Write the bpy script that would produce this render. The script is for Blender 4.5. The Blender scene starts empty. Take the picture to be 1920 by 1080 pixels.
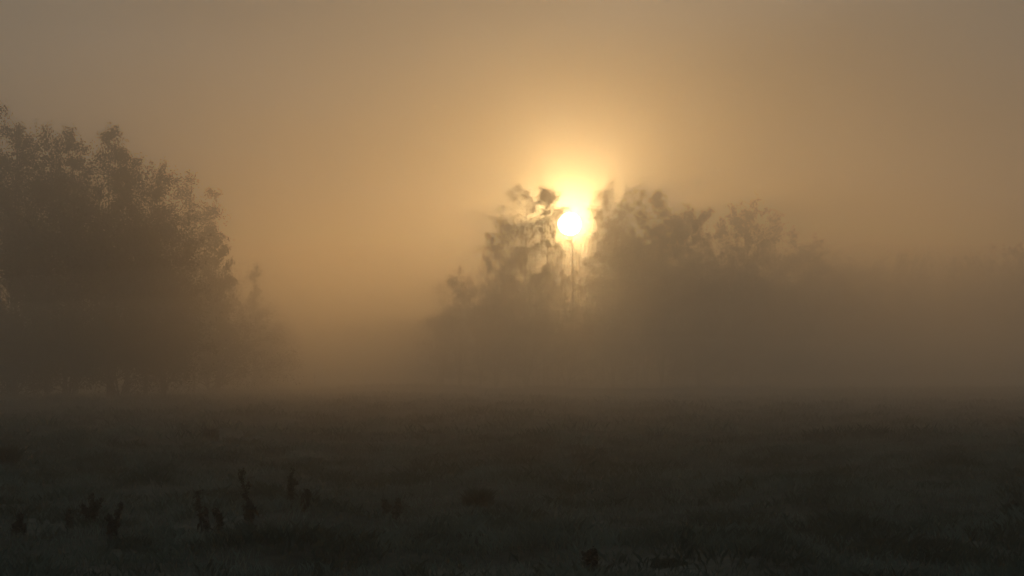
import bpy, math
import numpy as np
from mathutils import Vector

# ------------------------------------------------------------------ camera, sky, sun, exposure
scene = bpy.context.scene
COL = scene.collection
PX = 0.000193            # tangent of one photograph pixel (1920 wide)
HOR = 700.0              # photograph row of the horizon
CAMH = 1.6

cam_data = bpy.data.cameras.new("camera")
cam_data.sensor_width = 36.0
cam_data.lens = 18.0 / (960 * PX)
cam_data.clip_start = 0.1
cam_data.clip_end = 20000
cam = bpy.data.objects.new("camera", cam_data)
COL.objects.link(cam)
cam.location = (0, 0, CAMH)
cam.rotation_euler = (math.pi / 2 + math.atan((HOR - 540) * PX), 0, 0)
scene.camera = cam

SUN_EL = math.atan((HOR - 420) * PX)
SUN_AZ = math.atan((1068 - 960) * PX)
SUN_DIR = Vector((math.sin(SUN_AZ) * math.cos(SUN_EL), math.cos(SUN_AZ) * math.cos(SUN_EL), math.sin(SUN_EL)))

world = bpy.data.worlds.new("World")
scene.world = world
world.use_nodes = True
wn, wl = world.node_tree.nodes, world.node_tree.links
wn.clear()


def wmath(op, a, b=None, c=None):
    n = wn.new("ShaderNodeMath"); n.operation = op
    for k, v in enumerate((a, b, c)):
        if v is None: continue
        if isinstance(v, (int, float)): n.inputs[k].default_value = v
        else: wl.new(v, n.inputs[k])
    return n.outputs[0]


sky = wn.new("ShaderNodeTexSky"); sky.sky_type = 'NISHITA'
sky.sun_disc = False
sky.sun_elevation = SUN_EL
sky.sun_rotation = SUN_AZ
sky.air_density = 1.0; sky.dust_density = 4.0; sky.ozone_density = 1.0
tc = wn.new("ShaderNodeTexCoord")
nrm = wn.new("ShaderNodeVectorMath"); nrm.operation = 'NORMALIZE'
wl.new(tc.outputs["Generated"], nrm.inputs[0])
dot = wn.new("ShaderNodeVectorMath"); dot.operation = 'DOT_PRODUCT'
wl.new(nrm.outputs[0], dot.inputs[0]); dot.inputs[1].default_value = SUN_DIR
theta = wmath('ARCCOSINE', wmath('MINIMUM', dot.outputs["Value"], 0.9999999))
# veil of thin stratus: a soft, banded brightness variation that goes on round the sky
mp = wn.new("ShaderNodeMapping"); mp.inputs["Scale"].default_value = (4.0, 4.0, 13.0)
mp.inputs["Location"].default_value = (0.9, 0.3, 0.35)
wl.new(nrm.outputs[0], mp.inputs[0])
nz = wn.new("ShaderNodeTexNoise"); nz.inputs["Scale"].default_value = 1.4
nz.inputs["Detail"].default_value = 3.0; nz.inputs["Roughness"].default_value = 0.45
wl.new(mp.outputs[0], nz.inputs["Vector"])
veil = wmath('MULTIPLY_ADD', nz.outputs["Fac"], 1.9, 0.05)
def wscale(col, fac):
    n_ = wn.new("ShaderNodeVectorMath"); n_.operation = 'SCALE'
    if isinstance(col, tuple): n_.inputs[0].default_value = col
    else: wl.new(col, n_.inputs[0])
    if isinstance(fac, (int, float)): n_.inputs["Scale"].default_value = fac
    else: wl.new(fac, n_.inputs["Scale"])
    return n_.outputs[0]
inner_glow = wmath('ADD', wmath('MULTIPLY', wmath('EXPONENT', wmath('MULTIPLY', theta, -1 / 0.0065)), 27.0),
                   wmath('MULTIPLY', wmath('EXPONENT', wmath('MULTIPLY', theta, -1 / 0.013)), 0.8))
outer_glow = wmath('MULTIPLY', wmath('MULTIPLY', wmath('EXPONENT', wmath('MULTIPLY', theta, -1 / 0.09)), 0.5), veil)
g0 = wn.new("ShaderNodeVectorMath"); g0.operation = 'ADD'
wl.new(wscale((3.3, 2.05, 0.75), inner_glow), g0.inputs[0])
wl.new(wscale((0.06, 0.02, 0.0), outer_glow), g0.inputs[1])
g1 = g0
# flat fog veil all round: tan towards the horizon, grey higher up
sep = wn.new("ShaderNodeSeparateXYZ"); wl.new(nrm.outputs[0], sep.inputs[0])
upness = wn.new("ShaderNodeMapRange"); upness.inputs[1].default_value = 0.02; upness.inputs[2].default_value = 0.42
wl.new(sep.outputs[2], upness.inputs[0])
vc = wn.new("ShaderNodeMixRGB"); wl.new(upness.outputs[0], vc.inputs[0])
vc.inputs[1].default_value = (0.108, 0.093, 0.076, 1); vc.inputs[2].default_value = (0.26, 0.282, 0.268, 1)
class _O: pass
g2 = _O(); g2.outputs = [wscale(vc.outputs[0], veil)]
g3 = wn.new("ShaderNodeVectorMath"); g3.operation = 'ADD'
wl.new(g1.outputs[0], g3.inputs[0]); wl.new(g2.outputs[0], g3.inputs[1])
bg1 = wn.new("ShaderNodeBackground"); bg1.inputs["Strength"].default_value = 0.06
wl.new(sky.outputs[0], bg1.inputs["Color"])
bg2 = wn.new("ShaderNodeBackground"); bg2.inputs["Strength"].default_value = 16.0
wl.new(g3.outputs[0], bg2.inputs["Color"])
addw = wn.new("ShaderNodeAddShader")
wl.new(bg1.outputs[0], addw.inputs[0]); wl.new(bg2.outputs[0], addw.inputs[1])
wout = wn.new("ShaderNodeOutputWorld"); wl.new(addw.outputs[0], wout.inputs["Surface"])

sun_data = bpy.data.lights.new("sun_lamp", 'SUN')
sun_data.energy = 3.15
sun_data.color = (1.0, 0.49, 0.10)
sun_data.angle = math.radians(0.5)
sun_lamp = bpy.data.objects.new("sun_lamp", sun_data)
COL.objects.link(sun_lamp)
sun_lamp.rotation_euler = (-SUN_DIR).to_track_quat('-Z', 'Y').to_euler()
sun_lamp.location = SUN_DIR * 300

scene.view_settings.view_transform = 'Standard'
scene.view_settings.look = 'None'
scene.view_settings.exposure = -4.13   # exposed for the bright fog round the sun
scene.view_settings.gamma = 1.0
scene.view_settings.use_curve_mapping = False
cy = scene.cycles
cy.use_denoising = True
cy.max_bounces = 14
cy.diffuse_bounces = 2
cy.volume_bounces = 12
cy.transparent_max_bounces = 12
cy.sample_clamp_indirect = 25.0
cy.use_adaptive_sampling = False
cy.use_guiding = True
cy.use_volume_guiding = True
cy.use_surface_guiding = False

HAZE_DENSITY = 0.0062
HAZE_G = 0.958
MIST_DENSITY = 0.0062
HAZE_COLOR = (0.93, 0.90, 0.86)

# ------------------------------------------------------------------ helpers
def finish(o, label=None, cat=None, group=None, kind=None):
    if label: o["label"] = label
    if cat: o["category"] = cat
    if group: o["group"] = group
    if kind: o["kind"] = kind
    return o


def mesh_from(name, V, F, mats, mat_idx=None, smooth=False):
    """V (n,3), F (m,k) all faces with k corners."""
    V = np.asarray(V, np.float32); F = np.asarray(F, np.int32)
    me = bpy.data.meshes.new(name)
    me.vertices.add(len(V)); me.vertices.foreach_set("co", V.ravel())
    m, k = F.shape
    me.loops.add(m * k); me.loops.foreach_set("vertex_index", F.ravel())
    me.polygons.add(m)
    me.polygons.foreach_set("loop_start", np.arange(0, m * k, k, dtype=np.int32))
    me.polygons.foreach_set("loop_total", np.full(m, k, np.int32))
    for mt in mats: me.materials.append(mt)
    if mat_idx is not None: me.polygons.foreach_set("material_index", np.asarray(mat_idx, np.int32))
    me.polygons.foreach_set("use_smooth", np.full(m, smooth, bool))
    me.update(calc_edges=True)
    return me


def link(name, me, parent=None):
    o = bpy.data.objects.new(name, me); COL.objects.link(o)
    if parent: o.parent = parent
    return o


def tubes(P, R, sides):
    """P (n,k,3) paths, R (n,k) radii -> quads"""
    n, k, _ = P.shape
    T = np.gradient(P, axis=1); T /= np.linalg.norm(T, axis=2, keepdims=True) + 1e-9
    ref = np.where(np.abs(T[..., 2:3]) > 0.9, np.array([1.0, 0, 0]), np.array([0, 0, 1.0]))
    A = np.cross(T, ref); A /= np.linalg.norm(A, axis=2, keepdims=True) + 1e-9
    B = np.cross(T, A)
    ang = np.arange(sides) * 2 * math.pi / sides
    ring = (P[:, :, None] + R[:, :, None, None] * (A[:, :, None] * np.cos(ang)[None, None, :, None]
                                                   + B[:, :, None] * np.sin(ang)[None, None, :, None]))
    V = ring.reshape(-1, 3)
    i = np.arange(n)[:, None, None] * k * sides
    j = np.arange(k - 1)[None, :, None] * sides
    s = np.arange(sides)[None, None, :]; s2 = (s + 1) % sides
    F = np.stack([i + j + s, i + j + s2, i + j + sides + s2, i + j + sides + s], -1).reshape(-1, 4)
    return V, F


def join(parts):
    Vs, Fs, off = [], [], 0
    for V, F in parts:
        Vs.append(V); Fs.append(F + off); off += len(V)
    return np.concatenate(Vs), np.concatenate(Fs)


def leaf_quads(rng, C, size, stretch=1.5, tri=False):
    """diamond shaped leaves (slightly folded look comes from random tilt)"""
    n = len(C)
    a = rng.normal(size=(n, 3)); a /= np.linalg.norm(a, axis=1, keepdims=True)
    b = rng.normal(size=(n, 3)); b -= a * (a * b).sum(1, keepdims=True)
    b /= np.linalg.norm(b, axis=1, keepdims=True)
    s = (size * rng.uniform(0.55, 1.3, n))[:, None]
    if tri:
        V = np.stack([C - a * s * 0.6 * stretch, C + a * s * 0.3 + b * s * 0.62, C + a * s * 0.3 - b * s * 0.62], 1).reshape(-1, 3)
        return V, np.arange(n * 3).reshape(n, 3)
    V = np.stack([C - a * s * 0.5 * stretch, C + b * s * 0.5, C + a * s * 0.5 * stretch, C - b * s * 0.5], 1).reshape(-1, 3)
    F = np.arange(n * 4).reshape(n, 4)
    return V, F


# value noise ------------------------------------------------------
_rt = np.random.default_rng(5).random((256, 256))
def vnoise(x, y):
    xi = np.floor(x).astype(int); yi = np.floor(y).astype(int)
    fx = x - xi; fy = y - yi
    fx = fx * fx * (3 - 2 * fx); fy = fy * fy * (3 - 2 * fy)
    g = lambda i, j: _rt[i % 256, j % 256]
    return ((g(xi, yi) * (1 - fx) + g(xi + 1, yi) * fx) * (1 - fy)
            + (g(xi, yi + 1) * (1 - fx) + g(xi + 1, yi + 1) * fx) * fy)
def fbm(x, y, o=4):
    v = 0; a = 0.5
    for k in range(o):
        v = v + a * vnoise(x * 2 ** k + 17.3 * k, y * 2 ** k + 9.1 * k); a *= 0.5
    return v
def tuss(x, y):
    n = fbm(x * 0.55 + 3.1, y * 0.42 + 8.0, 3)
    return np.clip((n - 0.47) / 0.25, 0, 1)
def ground_z(x, y):
    x = np.asarray(x, float); y = np.asarray(y, float)
    big = (fbm(x / 60 + 40, y / 60 + 40, 2) - 0.375) * 0.5
    mid = (fbm(x / 7 + 11, y / 7 + 5, 2) - 0.375) * 0.16
    fade = np.clip((220 - np.abs(y)) / 120, 0, 1)
    bump = tuss(x, y) * 0.17 + (fbm(x * 2.2, y * 2.2, 2) - 0.375) * 0.07
    return big * (np.clip((np.hypot(x, y) - 10) / 60, 0, 1) + np.clip((np.hypot(x, y) - 90) / 120, 0, 1.3)) + mid + bump * fade
def gz(x, y): return float(ground_z(np.array([x]), np.array([y]))[0])

# ------------------------------------------------------------------ materials
def new_mat(name):
    m = bpy.data.materials.new(name); m.use_nodes = True
    m.node_tree.nodes.clear()
    return m, m.node_tree.nodes, m.node_tree.links


def leaf_mat(name, c1, c2, trans=0.35, scale=0.9):
    m, n, l = new_mat(name)
    t = n.new("ShaderNodeTexCoord"); nz = n.new("ShaderNodeTexNoise")
    nz.inputs["Scale"].default_value = scale; nz.inputs["Detail"].default_value = 4
    l.new(t.outputs["Object"], nz.inputs["Vector"])
    r = n.new("ShaderNodeValToRGB"); r.color_ramp.elements[0].position = 0.35; r.color_ramp.elements[1].position = 0.65
    r.color_ramp.elements[0].color = (*c1, 1); r.color_ramp.elements[1].color = (*c2, 1)
    l.new(nz.outputs["Fac"], r.inputs[0])
    d = n.new("ShaderNodeBsdfPrincipled"); d.inputs["Roughness"].default_value = 0.75
    d.inputs["Specular IOR Level"].default_value = 0.25
    l.new(r.outputs[0], d.inputs["Base Color"])
    tr = n.new("ShaderNodeBsdfTranslucent"); l.new(r.outputs[0], tr.inputs[0])
    mx = n.new("ShaderNodeMixShader"); mx.inputs[0].default_value = trans
    l.new(d.outputs[0], mx.inputs[1]); l.new(tr.outputs[0], mx.inputs[2])
    o = n.new("ShaderNodeOutputMaterial"); l.new(mx.outputs[0], o.inputs[0])
    return m


def bark_mat(name, c1, c2, sc=(6, 6, 1.2), thr=0.5):
    m, n, l = new_mat(name)
    t = n.new("ShaderNodeTexCoord"); mp = n.new("ShaderNodeMapping"); mp.inputs["Scale"].default_value = sc
    l.new(t.outputs["Object"], mp.inputs[0])
    nz = n.new("ShaderNodeTexNoise"); nz.inputs["Scale"].default_value = 2.0; nz.inputs["Detail"].default_value = 5
    l.new(mp.outputs[0], nz.inputs["Vector"])
    r = n.new("ShaderNodeValToRGB"); r.color_ramp.elements[0].position = thr - 0.1; r.color_ramp.elements[1].position = thr + 0.08
    r.color_ramp.elements[0].color = (*c1, 1); r.color_ramp.elements[1].color = (*c2, 1)
    l.new(nz.outputs["Fac"], r.inputs[0])
    d = n.new("ShaderNodeBsdfPrincipled"); d.inputs["Roughness"].default_value = 0.9
    l.new(r.outputs[0], d.inputs["Base Color"])
    b = n.new("ShaderNodeBump"); b.inputs["Strength"].default_value = 0.5; b.inputs["Distance"].default_value = 0.02
    l.new(nz.outputs["Fac"], b.inputs["Height"]); l.new(b.outputs[0], d.inputs["Normal"])
    o = n.new("ShaderNodeOutputMaterial"); l.new(d.outputs[0], o.inputs[0])
    return m


M_BIRCH = bark_mat("birch_bark", (0.05, 0.045, 0.04), (0.42, 0.40, 0.36), (1.5, 1.5, 7), 0.42)
M_BARK = bark_mat("dark_bark", (0.045, 0.035, 0.028), (0.11, 0.09, 0.07))
M_BIRCHLEAF = leaf_mat("birch_leaf", (0.085, 0.080, 0.022), (0.13, 0.090, 0.025), 0.5)
M_ALDERLEAF = leaf_mat("alder_leaf", (0.040, 0.052, 0.020), (0.075, 0.062, 0.025), 0.3)
M_BUSHLEAF = leaf_mat("willow_leaf", (0.05, 0.06, 0.025), (0.09, 0.075, 0.03), 0.35)
M_GRASS = leaf_mat("grass_blade", (0.020, 0.030, 0.022), (0.095, 0.122, 0.105), 0.12, 1.1)
M_TUSSOCK = leaf_mat("tussock_blade", (0.022, 0.029, 0.021), (0.044, 0.054, 0.040), 0.12, 3.0)
M_WEED = leaf_mat("dead_weed", (0.016, 0.014, 0.011), (0.030, 0.024, 0.018), 0.1, 6.0)


def soil_mat():
    m, n, l = new_mat("meadow_ground")
    t = n.new("ShaderNodeTexCoord")
    a = n.new("ShaderNodeTexNoise"); a.inputs["Scale"].default_value = 0.35; a.inputs["Detail"].default_value = 8
    a.inputs["Roughness"].default_value = 0.65
    l.new(t.outputs["Object"], a.inputs["Vector"])
    f = n.new("ShaderNodeTexNoise"); f.inputs["Scale"].default_value = 9; f.inputs["Detail"].default_value = 6
    l.new(t.outputs["Object"], f.inputs["Vector"])
    r = n.new("ShaderNodeValToRGB")
    e = r.color_ramp.elements
    e[0].position = 0.32; e[0].color = (0.012, 0.013, 0.011, 1)
    e[1].position = 0.68; e[1].color = (0.10, 0.10, 0.088, 1)
    k = e.new(0.5); k.color = (0.045, 0.048, 0.042, 1)
    mx = n.new("ShaderNodeMath"); mx.operation = 'MULTIPLY_ADD'; mx.inputs[1].default_value = 0.35
    l.new(f.outputs["Fac"], mx.inputs[0]); 
    mm = n.new("ShaderNodeMath"); mm.operation = 'MULTIPLY'; mm.inputs[1].default_value = 0.65
    l.new(a.outputs["Fac"], mm.inputs[0]); l.new(mm.outputs[0], mx.inputs[2]); l.new(mx.outputs[0], r.inputs[0])
    d = n.new("ShaderNodeBsdfPrincipled"); d.inputs["Roughness"].default_value = 1.0
    d.inputs["Specular IOR Level"].default_value = 0.0
    l.new(r.outputs[0], d.inputs["Base Color"])
    b = n.new("ShaderNodeBump"); b.inputs["Strength"].default_value = 0.8; b.inputs["Distance"].default_value = 0.06
    l.new(f.outputs["Fac"], b.inputs["Height"]); l.new(b.outputs[0], d.inputs["Normal"])
    o = n.new("ShaderNodeOutputMaterial"); l.new(d.outputs[0], o.inputs[0])
    return m


# ------------------------------------------------------------------ the sun itself, far outside the haze
D_SUN = 9000.0
m, n, l = new_mat("sun_surface")
em = n.new("ShaderNodeEmission"); em.inputs[0].default_value = (1.0, 0.86, 0.55, 1); em.inputs[1].default_value = 4000
o_ = n.new("ShaderNodeOutputMaterial"); l.new(em.outputs[0], o_.inputs[0])
import bmesh
bm = bmesh.new(); bmesh.ops.create_icosphere(bm, subdivisions=4, radius=D_SUN * 21.5 * PX)
me = bpy.data.meshes.new("sun"); bm.to_mesh(me); bm.free(); me.materials.append(m)
sun_o = link("sun", me); sun_o.location = Vector((0, 0, CAMH)) + SUN_DIR * D_SUN
finish(sun_o, kind="structure")

m.cycles.emission_sampling = 'NONE'

# ------------------------------------------------------------------ the field
ys = np.concatenate([np.arange(-90, 10, 5.0), np.arange(10, 18, 1.0), np.arange(18, 90, 0.14)])
y = 90.0; st = 0.14; tail = []
while y < 1500:
    tail.append(y); st = min(st * 1.02, 30); y += st
ys = np.concatenate([ys, tail, [1500.0]])
inner = np.linspace(-0.23, 0.23, 230)
outer = np.concatenate([[0.26, 0.32, 0.45, 0.7, 1.0]])
us = np.concatenate([-outer[::-1], inner, outer])
U, Y = np.meshgrid(us, ys)
W = np.clip(np.abs(Y), 25, None)
X = U * W
edge = np.abs(U) >= 0.9999
X = np.where(edge, np.sign(U) * np.maximum(W, 600), X)
Z = ground_z(X, Y)
V = np.stack([X, Y, Z], -1).reshape(-1, 3)
nr, nc = X.shape
i = np.arange(nr - 1)[:, None] * nc + np.arange(nc - 1)[None, :]
F = np.stack([i, i + 1, i + nc + 1, i + nc], -1).reshape(-1, 4)
ground = link("ground", mesh_from("ground", V, F, [soil_mat()], smooth=True))
finish(ground, kind="structure")

# ------------------------------------------------------------------ haze: one closed box of even density
zlo = float(Z.min()) - 1.0
bm = bmesh.new(); bmesh.ops.create_cube(bm, size=1)
me = bpy.data.meshes.new("haze")
for v in bm.verts:
    v.co.x = v.co.x * 2 * 1530; v.co.y = -110 + (v.co.y + 0.5) * (1540 + 110); v.co.z = zlo if v.co.z < 0 else 25.5
bm.to_mesh(me); bm.free()
m, n, l = new_mat("haze_air")
pv = n.new("ShaderNodeVolumePrincipled")
pv.inputs["Color"].default_value = (*HAZE_COLOR, 1)
pv.inputs["Density"].default_value = HAZE_DENSITY
pv.inputs["Anisotropy"].default_value = HAZE_G
o_ = n.new("ShaderNodeOutputMaterial"); l.new(pv.outputs[0], o_.inputs["Volume"])
me.materials.append(m)
haze = link("haze", me); finish(haze, kind="stuff")

# the low mist bank lying over the far half of the field: even density, uneven top
gy = np.array([66, 72, 80, 90, 104, 125, 145, 170, 200, 240, 290, 350, 420, 500, 600, 700, 780, 800.0])
gx = np.linspace(-420, 420, 57)
MX, MY = np.meshgrid(gx, gy)
ramp = np.clip((MY - 66) / 30, 0, 1); ramp = ramp * ramp * (3 - 2 * ramp)
side = np.clip((420 - np.abs(MX)) / 60, 0, 1) * np.clip((800 - MY) / 60, 0, 1)
top = 0.55 + (2.2 + 6.0 * fbm(MX / 26 + 70, MY / 60 + 31, 3)) * ramp * side
nr2, nc2 = MX.shape
bot = np.full_like(top, zlo + 0.4)
VT = np.stack([MX, MY, top], -1).reshape(-1, 3); VB = np.stack([MX, MY, bot], -1).reshape(-1, 3)
ii = (np.arange(nr2 - 1)[:, None] * nc2 + np.arange(nc2 - 1)[None, :]).reshape(-1)
FT = np.stack([ii, ii + 1, ii + nc2 + 1, ii + nc2], -1)
FB = FT[:, ::-1] + nr2 * nc2
ring = list(range(nc2)) + [r * nc2 + nc2 - 1 for r in range(1, nr2)] + [(nr2 - 1) * nc2 + c for c in range(nc2 - 2, -1, -1)] + [r * nc2 for r in range(nr2 - 2, 0, -1)]
FS = np.array([(ring[k], ring[k] + nr2 * nc2, ring[(k + 1) % len(ring)] + nr2 * nc2, ring[(k + 1) % len(ring)]) for k in range(len(ring))])
mm_, n2, l2 = new_mat("mist_air")
pv2 = n2.new("ShaderNodeVolumePrincipled")
pv2.inputs["Color"].default_value = (*HAZE_COLOR, 1)
pv2.inputs["Density"].default_value = MIST_DENSITY
pv2.inputs["Anisotropy"].default_value = HAZE_G
o2 = n2.new("ShaderNodeOutputMaterial"); l2.new(pv2.outputs[0], o2.inputs["Volume"])
mist = link("ground_mist", mesh_from("ground_mist", np.concatenate([VT, VB]), np.concatenate([FT, FB, FS]), [mm_]))
finish(mist, kind="stuff")

# ------------------------------------------------------------------ trees
PROFILE = {
    'birch': ([0, .12, .3, .55, .8, 1], [.55, .85, 1., .98, .85, .55]),
    'round': ([0, .15, .4, .7, .9, 1], [.6, .9, 1., .95, .85, .55]),
    'cone':  ([0, .1, .3, .6, .85, 1], [.8, 1., .92, .66, .38, .14]),
    'bush':  ([0, .2, .5, .8, 1], [.8, 1., .95, .7, .3]),
    'tuft':  ([0, .3, .6, 1], [.4, 1., 1., .6]),
}


def grow(seed, H, base, R, prof='birch', limbs=46, twigs=9, leaves=26, leaf=0.10, droop=0.5,
         trunk_r=None, wander=0.25, stems=1, lean=0.0, tri=True):
    rng = np.random.default_rng(seed)
    px, pr = PROFILE[prof]
    K = 9
    trunks, tr = [], []
    for s in range(stems):
        t = np.linspace(0, 1, K)
        w = np.cumsum(rng.normal(0, wander / K, (K, 2)), 0) * 1.6; w[0] = 0
        a = rng.uniform(0, 6.28)
        sp = (0 if stems == 1 else R * rng.uniform(*((.2, .6) if prof == 'bush' else (.12, .42))))
        hs = H * (1 if prof in ('bush', 'cone') else .975) * (1 if s == 0 else rng.uniform(.72, .97))
        P = np.stack([w[:, 0] + math.cos(a) * sp * t + lean * t * H, w[:, 1] + math.sin(a) * sp * t, t * hs - 0.15 * (t == 0)], -1)
        trunks.append(P)
        r0 = trunk_r or (0.03 + 0.0062 * H)
        tr.append(np.maximum(r0 * (1 - t) ** 0.8 * (1 if s == 0 else .7), 0.008) * (1 + 0.5 * np.exp(-t * 25)))
    trunks = np.array(trunks); tr = np.array(tr)
    n = limbs
    which = rng.integers(0, stems, n)
    tc = ((np.arange(n) + rng.uniform(0, 1, n)) / n) ** 0.72
    rng.shuffle(tc)
    tt = base + (1 - base) * tc * 0.985
    f = tt * (K - 1); i0 = np.clip(f.astype(int), 0, K - 2); fr = (f - i0)[:, None]
    S = trunks[which, i0] * (1 - fr) + trunks[which, i0 + 1] * fr
    az = rng.uniform(0, 2 * math.pi, n)
    lob = 1 + 0.16 * np.sin(az * 2 + seed) + 0.14 * np.sin(az * 3 + tc * 7 + seed)
    L = 1.12 * R * np.interp(tc, px, pr) * rng.uniform(.6, 1.12, n) * lob
    up = np.radians(rng.uniform(5, 45, n) + tc * 25)
    k = np.linspace(0, 1, 5)
    d = np.stack([np.cos(az) * np.cos(up), np.sin(az) * np.cos(up), np.sin(up)], -1)
    P = S[:, None] + d[:, None] * (L[:, None] * k)[..., None]
    P[..., 2] -= (droop * 0.35 * L[:, None] * k ** 2.2)
    P += rng.normal(0, 0.035, P.shape) * L[:, None, None] * k[None, :, None]
    lr = np.maximum((0.007 + 0.009 * L)[:, None] * (1 - k * 0.85), 0.005)
    # twigs
    nt = n * twigs
    li = np.repeat(np.arange(n), twigs)
    g = .15 + .85 * rng.random(nt) ** .6; f = g * 4; i0 = np.clip(f.astype(int), 0, 3); fr = (f - i0)[:, None]
    TS = P[li, i0] * (1 - fr) + P[li, i0 + 1] * fr
    td = d[li] * 0.7 + rng.normal(0, .6, (nt, 3)); td[:, 2] += 0.15
    td /= np.linalg.norm(td, axis=1, keepdims=True)
    TL = (0.38 + 0.30 * L[li]) * rng.uniform(.6, 1.3, nt)
    q = np.linspace(0, 1, 4)
    TP = TS[:, None] + td[:, None] * (TL[:, None] * q)[..., None]
    TP[..., 2] -= droop * TL[:, None] * q ** 2 * rng.uniform(.4, 1.3, (nt, 1))
    TR = np.maximum(0.009 * (1 - q * .8), 0.003)[None] * np.ones((nt, 1))
    bark = join([tubes(trunks, tr, 8), tubes(P, lr, 5), tubes(TP[:, [0, 1, 3]], TR[:, [0, 1, 3]], 3)])
    # leaves; some limbs are fuller than others, so gaps stay open
    full = rng.uniform(.25, 1.3, n)[li] * rng.uniform(.4, 1.4, nt) * np.clip(TL / (0.38 + 0.2 * R), .6, 1.6)
    cnt = np.maximum((leaves * full).astype(int), 1)
    ti = np.repeat(np.arange(nt), cnt); N = len(ti)
    h = rng.uniform(.1, 1.08, N); f = np.clip(h * 3, 0, 3.2); i0 = np.clip(f.astype(int), 0, 2); fr = (f - i0)[:, None]
    C = TP[ti, i0] * (1 - fr) + TP[ti, i0 + 1] * fr
    C += rng.normal(0, 0.11, C.shape) * (1 + 0.35 * TL[ti])[:, None]
    C[:, 2] = np.maximum(C[:, 2], 0.1)
    crown = leaf_quads(rng, C, leaf, tri=tri)
    return bark, crown


ICOUNT = [0]
def place_tree(px_x, top_y, dist0, label, kind='birch', R=2.4, base=0.22, name=None, group=None, rotz=None, cat='tree', **kw):
    ICOUNT[0] += 1
    dist = dist0 * (1.2 if dist0 < 150 else 1.06 if (dist0 < 238 or px_x < 500) else 1.12 if kind == 'bush' else 1.24 if dist0 < 300 else 1.02)
    x = (px_x - 960) * PX * dist
    R = R * (1.06 if (dist0 < 150 or px_x < 500) else 1.18 if dist0 < 300 else 1.1)
    g = gz(x, dist)
    H = min((HOR - top_y) * PX * dist + CAMH - g, 23.0)
    params = dict(prof='birch', droop=0.55, stems=2)
    bark, leafm = M_BIRCH, M_BIRCHLEAF
    nm = 'birch_tree'
    if kind == 'alder':
        params = dict(prof='round', droop=0.15, stems=3); bark, leafm, nm = M_BARK, M_ALDERLEAF, 'alder_tree'
    elif kind == 'cone':
        params = dict(prof='cone', droop=0.25, stems=2); bark, leafm, nm = M_BARK, M_ALDERLEAF, 'alder_tree'
    elif kind == 'bush':
        params = dict(prof='bush', droop=0.1, stems=5); bark, leafm, nm = M_BARK, M_BUSHLEAF, 'willow_bush'
        cat = 'bush'
    elif kind == 'tuft':
        params = dict(prof='tuft', droop=0.4)
    params.update(kw)
    bk, cr = grow(1000 + ICOUNT[0] * 7, H / (1.0 if kind == 'bush' else 1.0), base, R, **params)
    root = bpy.data.objects.new(name or nm, None); COL.objects.link(root)
    root.empty_display_size = 1
    root.location = (x, dist, g)
    finish(root, label, cat, group)
    link('stems' if kind == 'bush' else 'trunk', mesh_from('trunk', *bk, [bark], smooth=True), root)
    link('crown', mesh_from('crown', *cr, [leafm]), root)
    return root


GL = "tall trees of the clump at the left edge"
GM = "paler trees behind the left clump"
GC = "trees of the grove around the sun"
GR = "hazy trees right of the sun grove"
big = dict(limbs=76, twigs=11, leaves=27, leaf=0.10)
# left clump, about 140 m off
place_tree(28, 222, 140, "tallest feathery tree at the very left edge of the field", 'alder', R=2.18, base=.1, group=GL, limbs=84, twigs=12, leaves=34, leaf=.085)
place_tree(-38, 258, 144, "tree cut off by the left frame edge, left of the tallest one", 'alder', R=2.99, base=.1, group=GL, limbs=84, twigs=12, leaves=34, leaf=.085)
place_tree(88, 262, 137, "tree with rounded shoulder just right of the tallest left tree", 'alder', R=2.18, base=.08, group=GL, limbs=84, twigs=12, leaves=34, leaf=.085)
place_tree(143, 246, 146, "soft topped tree between the two tallest tips of the left clump", 'cone', R=2.88, base=.08, group=GL, limbs=84, twigs=12, leaves=34, leaf=.085)
place_tree(206, 246, 138, "tree with sharp pointed tip in the middle of the left clump", 'cone', R=3.45, base=.07, group=GL, limbs=84, twigs=12, leaves=34, leaf=.085)
place_tree(238, 285, 142, "tree just right of the pointed tip, where the outline starts to slope", 'cone', R=2.60, base=.08, group=GL, limbs=84, twigs=12, leaves=34, leaf=.085)
place_tree(272, 345, 139, "sloping tree on the right flank of the left clump", 'alder', R=2.30, base=.1, group=GL, limbs=84, twigs=12, leaves=34, leaf=.085)
place_tree(305, 440, 136, "lower bulging tree at the right foot of the left clump", 'alder', R=2.00, base=.12, group=GL, limbs=66, twigs=10, leaves=17, leaf=.12)
place_tree(120, 400, 132, "broad lower tree at the front of the left clump", 'alder', R=3.68, base=.06, group=GL, limbs=66, twigs=10, leaves=17, leaf=.12)
place_tree(20, 420, 131, "dark lower tree at the front under the tallest left tree", 'alder', R=3.45, base=.05, group=GL, limbs=66, twigs=10, leaves=17, leaf=.12)
place_tree(215, 430, 133, "dark lower tree at the front below the pointed tip", 'alder', R=3.45, base=.08, group=GL, limbs=66, twigs=10, leaves=17, leaf=.12)
GS = "scrub at the foot of the left clump"
sc = dict(base=.03, limbs=60, twigs=9, leaves=24, group=GS)
place_tree(-45, 630, 130, "scrub bush cut off by the left frame edge, at the foot of the left clump", 'bush', R=2.8, **sc)
place_tree(30, 640, 126, "scrub bush in the lower left below the tallest tree", 'bush', R=2.99, **sc)
place_tree(130, 625, 128, "scrub bush at the foot of the left clump, second from the left", 'bush', R=2.99, **sc)
place_tree(225, 630, 127, "scrub bush at the foot of the left clump below the pointed tip", 'bush', R=2.99, **sc)
place_tree(310, 615, 130, "scrub bush at the right foot of the left clump", 'bush', R=2.53, **sc)
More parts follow.
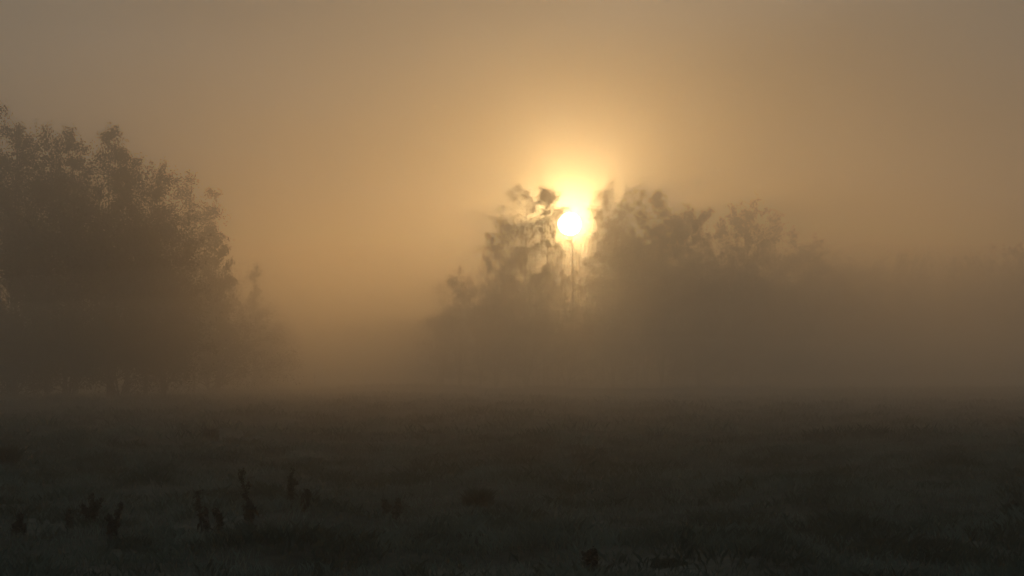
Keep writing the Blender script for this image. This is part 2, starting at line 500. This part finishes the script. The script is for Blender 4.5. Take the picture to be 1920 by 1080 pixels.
place_tree(395, 635, 180, "pale scrub bush below the paler trees of the left group", 'bush', R=3.68, **sc)
place_tree(470, 648, 230, "faint scrub bush right of the paler trees", 'bush', R=3.45, **sc)
# second, paler row
place_tree(345, 325, 198, "pale tall tree rising behind the slope of the left clump", 'birch', R=2.20, base=.1, group=GM, limbs=56, leaves=24)
place_tree(388, 358, 204, "pale tree with open rounded top, outermost tall one behind the left clump", 'birch', R=1.60, base=.08, group=GM, limbs=52, leaves=22)
place_tree(300, 305, 206, "faint tree showing just above the slope of the left clump", 'birch', R=2.00, base=.1, group=GM, limbs=50, leaves=20)
place_tree(412, 455, 196, "lower pale tree filling the right flank of the second row", 'alder', R=1.30, base=.08, group=GM, limbs=50, leaves=22)
place_tree(365, 520, 192, "low rounded tree in front of the pale second row", 'alder', R=2.20, base=.06, group=GM, limbs=50, leaves=24)
place_tree(478, 500, 262, "small pointed faint tree farthest right of the left group", 'cone', R=1.9, base=.05, group=GM, limbs=44, leaves=18)
place_tree(448, 545, 258, "small faint tree tucked left of the small pointed one", 'alder', R=1.9, base=.05, group=GM, limbs=44, leaves=18)
# grove round the sun, about 250 m off
place_tree(982, 362, 250, "tall drooping birch left of the sun", 'birch', R=3.76, base=.16, droop=.75, group=GC, limbs=78, twigs=11, leaves=36, leaf=.085)
place_tree(1028, 357, 256, "slender birch with small round tuft top just left of the sun", 'tuft', R=1.6, base=.72, group=GC, leaf=.11, limbs=30, twigs=9, leaves=30)
place_tree(1077, 385, 246, "thin nearly bare stem standing right below the sun", 'tuft', R=1.12, base=.3, group=GC, leaf=.09, limbs=22, twigs=5, leaves=8, trunk_r=.16)
place_tree(1048, 470, 252, "thin sparse tree beneath the sun, left of the bare stem", 'tuft', R=1.9, base=.25, group=GC, leaf=.09, limbs=26, twigs=9, leaves=20)
place_tree(1130, 348, 251, "airy birch immediately right of the sun", 'birch', R=2.3, base=.22, group=GC, leaf=.095, limbs=64, twigs=11, leaves=30)
place_tree(1172, 346, 254, "full crowned birch, highest dome right of the sun", 'birch', R=3.38, base=.22, group=GC, limbs=78, twigs=11, leaves=36, leaf=.095)
place_tree(1212, 375, 249, "darker birch on the right shoulder of the highest dome", 'birch', R=3.14, base=.22, group=GC, limbs=74, twigs=12, leaves=36, leaf=.11)
place_tree(1241, 342, 262, "tree with thin pointed tip standing above its neighbours right of the sun", 'cone', R=2.76, base=.25, group=GC, leaf=.11, limbs=66, twigs=11, leaves=31)
place_tree(1285, 392, 268, "lower topped birch right of the thin pointed tip", 'birch', R=3.52, base=.18, group=GC, leaf=.11, limbs=66, twigs=11, leaves=31)
place_tree(935, 452, 247, "half height leafy tree on the left flank of the drooping birch", 'birch', R=2.39, base=.12, group=GC, leaf=.11, limbs=60, twigs=11, leaves=31)
place_tree(1020, 505, 244, "low leafy tree in front, below and left of the sun", 'alder', R=2.13, base=.15, group=GC, leaf=.09, limbs=44, twigs=8, leaves=26)
place_tree(1108, 490, 243, "low sparse tree in front, below and right of the sun", 'birch', R=2.4, base=.15, group=GC, leaf=.09, limbs=40, twigs=8, leaves=26)
place_tree(957, 400, 262, "leafy birch seen behind the left side of the drooping birch", 'birch', R=3.01, base=.14, group=GC, leaf=.085, limbs=66, twigs=11, leaves=31)
place_tree(1010, 450, 266, "shorter birch behind the gap left of the tuft topped birch", 'birch', R=2.39, base=.2, group=GC, leaf=.085, limbs=56, twigs=9, leaves=22)
place_tree(1150, 395, 266, "birch behind, filling the space under the highest dome", 'birch', R=3.52, base=.14, group=GC, leaf=.095, limbs=66, twigs=11, leaves=31)
place_tree(1262, 425, 256, "lower leafy birch in front, right of the thin pointed tip", 'birch', R=3.26, base=.12, group=GC, leaf=.11, limbs=66, twigs=11, leaves=31)
place_tree(1195, 455, 243, "lower leafy birch in front of the darker right shoulder", 'birch', R=3.01, base=.12, group=GC, leaf=.11, limbs=60, twigs=10, leaves=30)
# bushes at the grove's foot
GB = "bushes along the foot of the sun grove"
place_tree(862, 517, 246, "broad feathery bush at the left end of the sun grove", 'bush', R=2.6, base=.06, group=GB, limbs=60, twigs=9, leaves=18)
place_tree(900, 505, 250, "taller bush between the broad end bush and the drooping birch", 'bush', R=2.0, base=.06, group=GB, limbs=60, twigs=9, leaves=20)
place_tree(828, 572, 243, "small low bush, outermost left of the sun grove", 'bush', R=1.7, base=.05, group=GB, limbs=46, twigs=8, leaves=18)
place_tree(985, 590, 240, "low bush at the foot of the drooping birch", 'bush', R=2.6, base=.04, group=GB, limbs=56, twigs=8, leaves=20)
place_tree(1065, 605, 239, "low bush directly below the sun", 'bush', R=2.6, base=.04, group=GB, limbs=56, twigs=8, leaves=20)
place_tree(1150, 595, 241, "low bush at the foot of the highest dome right of the sun", 'bush', R=2.8, base=.04, group=GB, limbs=56, twigs=8, leaves=20)
place_tree(1240, 585, 244, "low bush below the thin pointed tip", 'bush', R=2.8, base=.04, group=GB, limbs=56, twigs=8, leaves=20)
place_tree(930, 600, 238, "low bush under the half height tree on the left flank", 'bush', R=2.6, base=.04, group=GB, limbs=56, twigs=9, leaves=22)
place_tree(1310, 590, 262, "low faint bush right of the grove's last birch", 'bush', R=3.0, base=.04, group=GB, limbs=56, twigs=9, leaves=22)
place_tree(1390, 600, 300, "very faint low bush below the two faint rounded crowns", 'bush', R=3.4, base=.04, group=GB, limbs=56, twigs=9, leaves=22)
place_tree(1480, 605, 320, "very faint low bush at the right end of the hazy trees", 'bush', R=3.6, base=.04, group=GB, limbs=56, twigs=9, leaves=22)
# hazier trees further right
far = dict(limbs=60, twigs=9, leaves=22, leaf=0.18)
place_tree(1322, 398, 330, "faint tree first right of the sun grove, in the dip of the outline", 'birch', R=3.4, base=.08, group=GR, **far)
place_tree(1366, 392, 345, "left one of two faint rounded crowns right of the sun grove", 'alder', R=3.2, base=.08, group=GR, **far)
place_tree(1408, 383, 350, "right one of two faint rounded crowns, slightly the higher", 'alder', R=3.4, base=.08, group=GR, **far)
place_tree(1462, 392, 385, "very faint crown right of the two rounded crowns", 'alder', R=3.8, base=.07, group=GR, **far)
place_tree(1505, 440, 395, "very faint lower crown where the right outline sinks", 'alder', R=3.8, base=.07, group=GR, **far)
place_tree(1548, 490, 405, "last barely visible crown at the right end of the hazy trees", 'alder', R=4.0, base=.1, group=GR, **far)
place_tree(1390, 520, 335, "lower tree in front of the two faint rounded crowns", 'alder', R=3.6, base=.08, group=GR, **far)
place_tree(1310, 530, 300, "lower tree filling the gap right of the sun grove", 'alder', R=2.8, base=.08, group=GR, **far)
place_tree(1465, 545, 345, "lower faint tree in front of the sinking right outline", 'alder', R=3.6, base=.08, group=GR, **far)


# far woods that read as one mass
def far_wood(name, x0, x1, d0, d1, tops, n, seed, label=None):
    rng = np.random.default_rng(seed)
    B, Cc = [], []
    for q in range(n):
        d = rng.uniform(d0, d1); px_ = rng.uniform(x0, x1)
        ty = np.interp(px_, *tops) + rng.normal(0, 9)
        x = (px_ - 960) * PX * d; g = gz(x, d)
        H = min(max((HOR - ty) * PX * d + CAMH - g, 3), 23)
        b, c = grow(seed * 100 + q, H, .01, rng.uniform(.2, .3) * H * .9, 'round' if q % 3 else 'cone',
                    limbs=22, twigs=4, leaves=14, leaf=0.36, droop=.3, tri=False)
        off = np.array([x, d, g])
        B.append((b[0] + off, b[1])); Cc.append((c[0] + off, c[1]))
    b = join(B); c = join(Cc)
    nb = len(b[1]); v, f = join([b, c])
    idx = np.zeros(len(f)); idx[nb:] = 1
    o = link(name, mesh_from(name, v, f, [M_BARK, M_ALDERLEAF], idx))
    finish(o, kind="stuff")
    return o


far_wood("far_wood", 420, 960, 430, 500, ([420, 540, 640, 760, 860, 960], [595, 618, 640, 628, 600, 560]), 40, 3)
far_wood("far_wood", 1440, 2150, 470, 570, ([1440, 1540, 1650, 1750, 1900, 2150], [530, 520, 500, 488, 480, 475]), 72, 4)  # right-hand belt, tops raised to shade the haze in front of it
far_wood("far_wood", 980, 2300, 620, 780, ([980, 1200, 1300, 1500, 2300], [590, 590, 560, 500, 490]), 70, 5)  # all but unseen in the fog; heightened on the right to darken the haze

# ------------------------------------------------------------------ grass
rng = np.random.default_rng(77)
def blades(x, y, h, w, rng, bend=0.45):
    n = len(x)
    z = ground_z(x, y)
    a = rng.uniform(0, 2 * math.pi, n)
    lx = rng.normal(0, bend, n) * h; ly = rng.normal(0, bend, n) * h
    wx = np.cos(a) * w * .5; wy = np.sin(a) * w * .5
    p0 = np.stack([x - wx, y - wy, z - 0.02], -1); p1 = np.stack([x + wx, y + wy, z - 0.02], -1)
    m0 = np.stack([x + wx * .7 + lx * .35, y + wy * .7 + ly * .35, z + h * .6], -1)
    t = np.stack([x + lx, y + ly, z + h], -1)
    V = np.stack([p0, p1, m0, t], 1).reshape(-1, 3)
    return V, np.arange(n * 4).reshape(n, 4)


def scatter(n, y0, y1, rng, half=0.215, power=2.0):
    u = rng.random(n)
    d = (y0 ** power + u * (y1 ** power - y0 ** power)) ** (1 / power)
    return rng.uniform(-half, half, n) * d, d


parts = []
x, y = scatter(300000, 17, 60, rng, half=0.25, power=1.2)
tz = tuss(x, y)
keep = rng.random(len(x)) < 0.30 + 0.8 * tz
x, y, tz = x[keep], y[keep], tz[keep]
parts.append(blades(x, y, rng.uniform(.03, .09, len(x)) * (1 + 1.1 * tz), np.maximum(0.006, y * 0.00022), rng))
x, y = scatter(170000, 58, 190, rng, power=1.1)
tz = tuss(x, y)
keep = rng.random(len(x)) < 0.25 + 0.8 * tz
x, y, tz = x[keep], y[keep], tz[keep]
parts.append(blades(x, y, rng.uniform(.05, .12, len(x)) * (1 + 1.5 * tz), y * 0.0003, rng))
x, y = scatter(60000, 165, 300, rng, power=1.0)
n_ = fbm(x * 0.09 + 5, y * 0.05 + 2, 3)
keep = n_ > 0.46
x, y, n_ = x[keep], y[keep], n_[keep]
parts.append(blades(x, y, rng.uniform(.08, .3, len(x)) * (1 + 4 * (n_ - .46)), y * 0.00035, rng, .4))
V, F = join(parts)
grass = link("meadow_grass", mesh_from("meadow_grass", V, F, [M_GRASS])); finish(grass, kind="stuff")
# ragged streaks of coarser growth, coloured dark to stand for the tussocks' shadows
x, y = scatter(260000, 19, 110, rng, power=1.1)
n_ = fbm(x * 1.5 + 50, y * 0.55 + 20, 4)
keep = n_ > 0.59 - 0.07 * np.exp(-((x / y + .12) / .07) ** 2) * np.exp(-((y - 29) / 6) ** 2)
x, y, n_ = x[keep], y[keep], n_[keep]
V, F = blades(x, y, rng.uniform(.04, .10, len(x)) * (1 + 5 * np.clip(n_ - .55, 0, .3)), y * 0.00034, rng, .5)
o = link("rough_tufts", mesh_from("rough_tufts", V, F, [M_TUSSOCK])); finish(o, kind="stuff")


# ------------------------------------------------------------------ tussocks and weeds one can point to
def ground_at(px_x, px_y):
    d = CAMH / ((px_y - HOR) * PX)
    for _ in range(4):
        d = (CAMH - gz((px_x - 960) * PX * d, d)) / ((px_y - HOR) * PX)
    return (px_x - 960) * PX * d, d


def tussock(px_x, px_y, wpx, hpx, label, seed):
    x, d = ground_at(px_x, px_y)
    r = wpx * PX * d / 2; h = hpx * PX * d
    rng = np.random.default_rng(seed)
    n = int(min(9000, 1800 + 3500 * r))
    a = rng.uniform(0, 6.28, n); q = np.sqrt(rng.random(n))
    bx = np.cos(a) * q * r; by = np.sin(a) * q * r * .7
    lobe = 0.75 + 0.35 * np.sin(a * 2 + seed) + 0.25 * np.sin(a * 3 + seed * 1.7) + 0.2 * np.sin(a * 5 + seed * .7)
    bx *= lobe; by *= lobe
    hh = h * (1 - 0.7 * q ** 2) * rng.uniform(.45, 1.1, n) * (0.25 + 1.3 * vnoise(bx * 4 + seed, by * 4 + seed) ** 1.5)
    w = np.maximum(0.008, d * 0.0003) * rng.uniform(.7, 1.3, n)
    z = ground_z(bx + x, by + d) - gz(x, d) - 0.02
    lx = bx / (r + .01) * hh * .5 + rng.normal(0, .28, n) * hh; ly = by / (r + .01) * hh * .4 + rng.normal(0, .28, n) * hh
    t = rng.uniform(0, 3.14, n); wx = np.cos(t) * w / 2; wy = np.sin(t) * w / 2
    V = np.stack([np.stack([bx - wx, by - wy, z], -1), np.stack([bx + wx, by + wy, z], -1),
                  np.stack([bx + lx * .4 + wx * .7, by + ly * .4 + wy * .7, z + hh * .62], -1),
                  np.stack([bx + lx, by + ly, z + hh], -1)], 1).reshape(-1, 3)
    o = link("grass_tussock", mesh_from("grass_tussock", V, np.arange(n * 4).reshape(n, 4), [M_TUSSOCK]))
    o.location = (x, d, gz(x, d))
    finish(o, label, "tussock", "dark grass tussocks in the field")


TUS = [
    (14, 872, 46, 34, "dark rounded tussock at the left frame edge, highest up the field"),
    (395, 826, 34, 22, "small dark tussock far out in the field below the left clump"),
    (610, 962, 70, 22, "dark flat tussock right of the tall weeds"),
    (672, 985, 60, 17, "dark low tussock just right and in front of the flat one"),
    (897, 948, 50, 26, "dark tussock with peaked top below the left flank of the sun grove"),
    (985, 955, 60, 16, "flat tussock right of the peaked one"),
    (1175, 978, 90, 15, "wide low tussock in the middle right of the field"),
    (1300, 982, 40, 16, "small tussock right of the wide low one"),
    (1420, 912, 60, 12, "thin flat tussock farther out right of centre"),
    (1488, 988, 80, 18, "long dark tussock in the right half of the field"),
    (1690, 945, 44, 17, "small dark tussock between the long one and the right edge"),
    (1897, 972, 34, 24, "rounded clump near the right frame edge, behind the big mound"),
    (1745, 1035, 150, 34, "large dark mound of grass in the lower right"),
    (1590, 1075, 90, 22, "dark tussock at the bottom edge right of centre"),
    (235, 1024, 150, 22, "broad dark tussock under the leftmost weeds"),
    (388, 1012, 100, 20, "dark tussock at the foot of the paired thin weeds"),
    (310, 1032, 110, 14, "flat dark tussock between the broad one and the paired weeds"),
    (492, 1014, 60, 30, "dark clump at the foot of the tallest weed"),
    (80, 1010, 90, 26, "ragged tussock near the lower left corner"),
    (1255, 1072, 110, 18, "low tussock at the bottom edge right of the lone weed"),
]
for k, t in enumerate(TUS): tussock(*t, 300 + k)


def weed(px_x, px_y, hpx, label, seed, stems=3, lean=0.1, width=1.0):
    x, d = ground_at(px_x, px_y)
    H = 1.2 * hpx * PX * d
    rng = np.random.default_rng(seed)
    root = bpy.data.objects.new("dock_weed", None); COL.objects.link(root)
    root.location = (x, d, gz(x, d) - 0.02); finish(root, label, "weed", "dead weeds standing in the field")
    for s in range(stems):
        hs = H * (1 if s == 0 else rng.uniform(.5, .9)); a = rng.uniform(0, 6.28)
        t = np.linspace(0, 1, 7)
        lx = (lean if s == 0 else rng.normal(0, .22)) * hs
        P = np.stack([math.cos(a) * .04 * width * (s > 0) + lx * t ** 1.5 + rng.normal(0, .008, 7), math.sin(a) * .05 * width * (s > 0) + rng.normal(0, .08) * hs * t, t * hs], -1)[None]
        R = (0.009 * (1 - t * .6))[None]
        sides = []
        nb = 7
        bi = rng.integers(2, 7, nb); bs = P[0, bi]
        bd = rng.normal(0, .6, (nb, 3)); bd[:, 2] = np.abs(bd[:, 2]) + .7; bd /= np.linalg.norm(bd, axis=1, keepdims=True)
        bl = hs * rng.uniform(.1, .22, nb)
        q = np.linspace(0, 1, 4)
        BP = bs[:, None] + bd[:, None] * (bl[:, None] * q)[..., None]
        BR = np.full((nb, 4), .005)
        st = link("stem", mesh_from("stem", *join([tubes(P, R, 6), tubes(BP, BR, 4)]), [M_WEED], smooth=True), root)
        # seeds crowded round the upper stem and side shoots
        C = [P[0, -1] + (P[0, -3] - P[0, -1]) * u for u in rng.random(60)]
        for b in range(nb):
            C += [BP[b, 0] + (BP[b, 3] - BP[b, 0]) * u for u in rng.uniform(.2, 1.05, 34)]
        C = np.array(C) + rng.normal(0, .012, (len(C), 3))
        link("seed_head", mesh_from("seed_head", *leaf_quads(rng, C, .022, 1.3), [M_WEED]), root)
        # withered stem leaves
        for j in range(3):
            k0 = P[0, 1 + j]; aa = rng.uniform(0, 6.28); ll = rng.uniform(.07, .13) * min(1.2, H / .35)
            dd = np.array([math.cos(aa), math.sin(aa), .5]); sd = np.array([-math.sin(aa), math.cos(aa), 0])
            q = np.linspace(0, 1, 6); c = k0 + dd[None] * (ll * q)[:, None]; c[:, 2] -= ll * 1.1 * q ** 2
            wv = (ll * .17 * np.sin(q * 2.9 + .2))[:, None]
            ridge = c - np.array([0, 0, .008]); A = c + sd * wv; B = c - sd * wv
            V = np.concatenate([A, ridge, B]); f = []
            for i_ in range(5):
                f += [(i_, i_ + 1, i_ + 7, i_ + 6), (i_ + 6, i_ + 7, i_ + 13, i_ + 12)]
            link("leaf", mesh_from("leaf", V, np.array(f), [M_WEED], smooth=True), root)


weed(478, 1008, 94, "tallest dead weed with leaning dark head in the left foreground", 11, 3, -.22)
weed(379, 1004, 66, "thin dead weed, left one of the pair beside the tallest weed", 12, 2, -.1)
weed(412, 1002, 36, "short dead weed, right one of the pair beside the tallest weed", 13, 2, -.1)
weed(175, 985, 44, "bushy dead weed in the lower left with forked top", 14, 4, -.05)
weed(216, 1012, 52, "dead weed leaning right, in front of the forked one", 15, 3, .18)
weed(545, 985, 54, "thin upright dead weed right of the tallest weed", 16, 2, 0)
weed(575, 988, 36, "small dead weed next to the flat tussock", 17, 3, .1)
weed(130, 990, 26, "small dead weed left of the forked one", 18, 2, 0)
weed(38, 1002, 30, "dead weed nearest the left frame edge", 19, 3, .1)
weed(748, 978, 34, "lone small dead weed standing left of the field's centre", 20, 2, .05)
weed(722, 968, 24, "tiny dead weed just left of the lone small one", 21, 2, .05)
weed(1109, 1085, 52, "lone dead weed rising at the bottom edge below the sun", 22, 3, 0)
weed(1897, 972, 28, "dead weed on the clump near the right frame edge", 23, 3, 0)
weed(590, 733, 26, "thin tall stalk far off at the field's end, left of its neighbour", 24, 1, 0)
weed(612, 731, 16, "short stalk far off at the field's end, middle of three", 25, 1, 0)
weed(652, 730, 20, "thin stalk far off at the field's end, right one of three", 26, 1, 0)
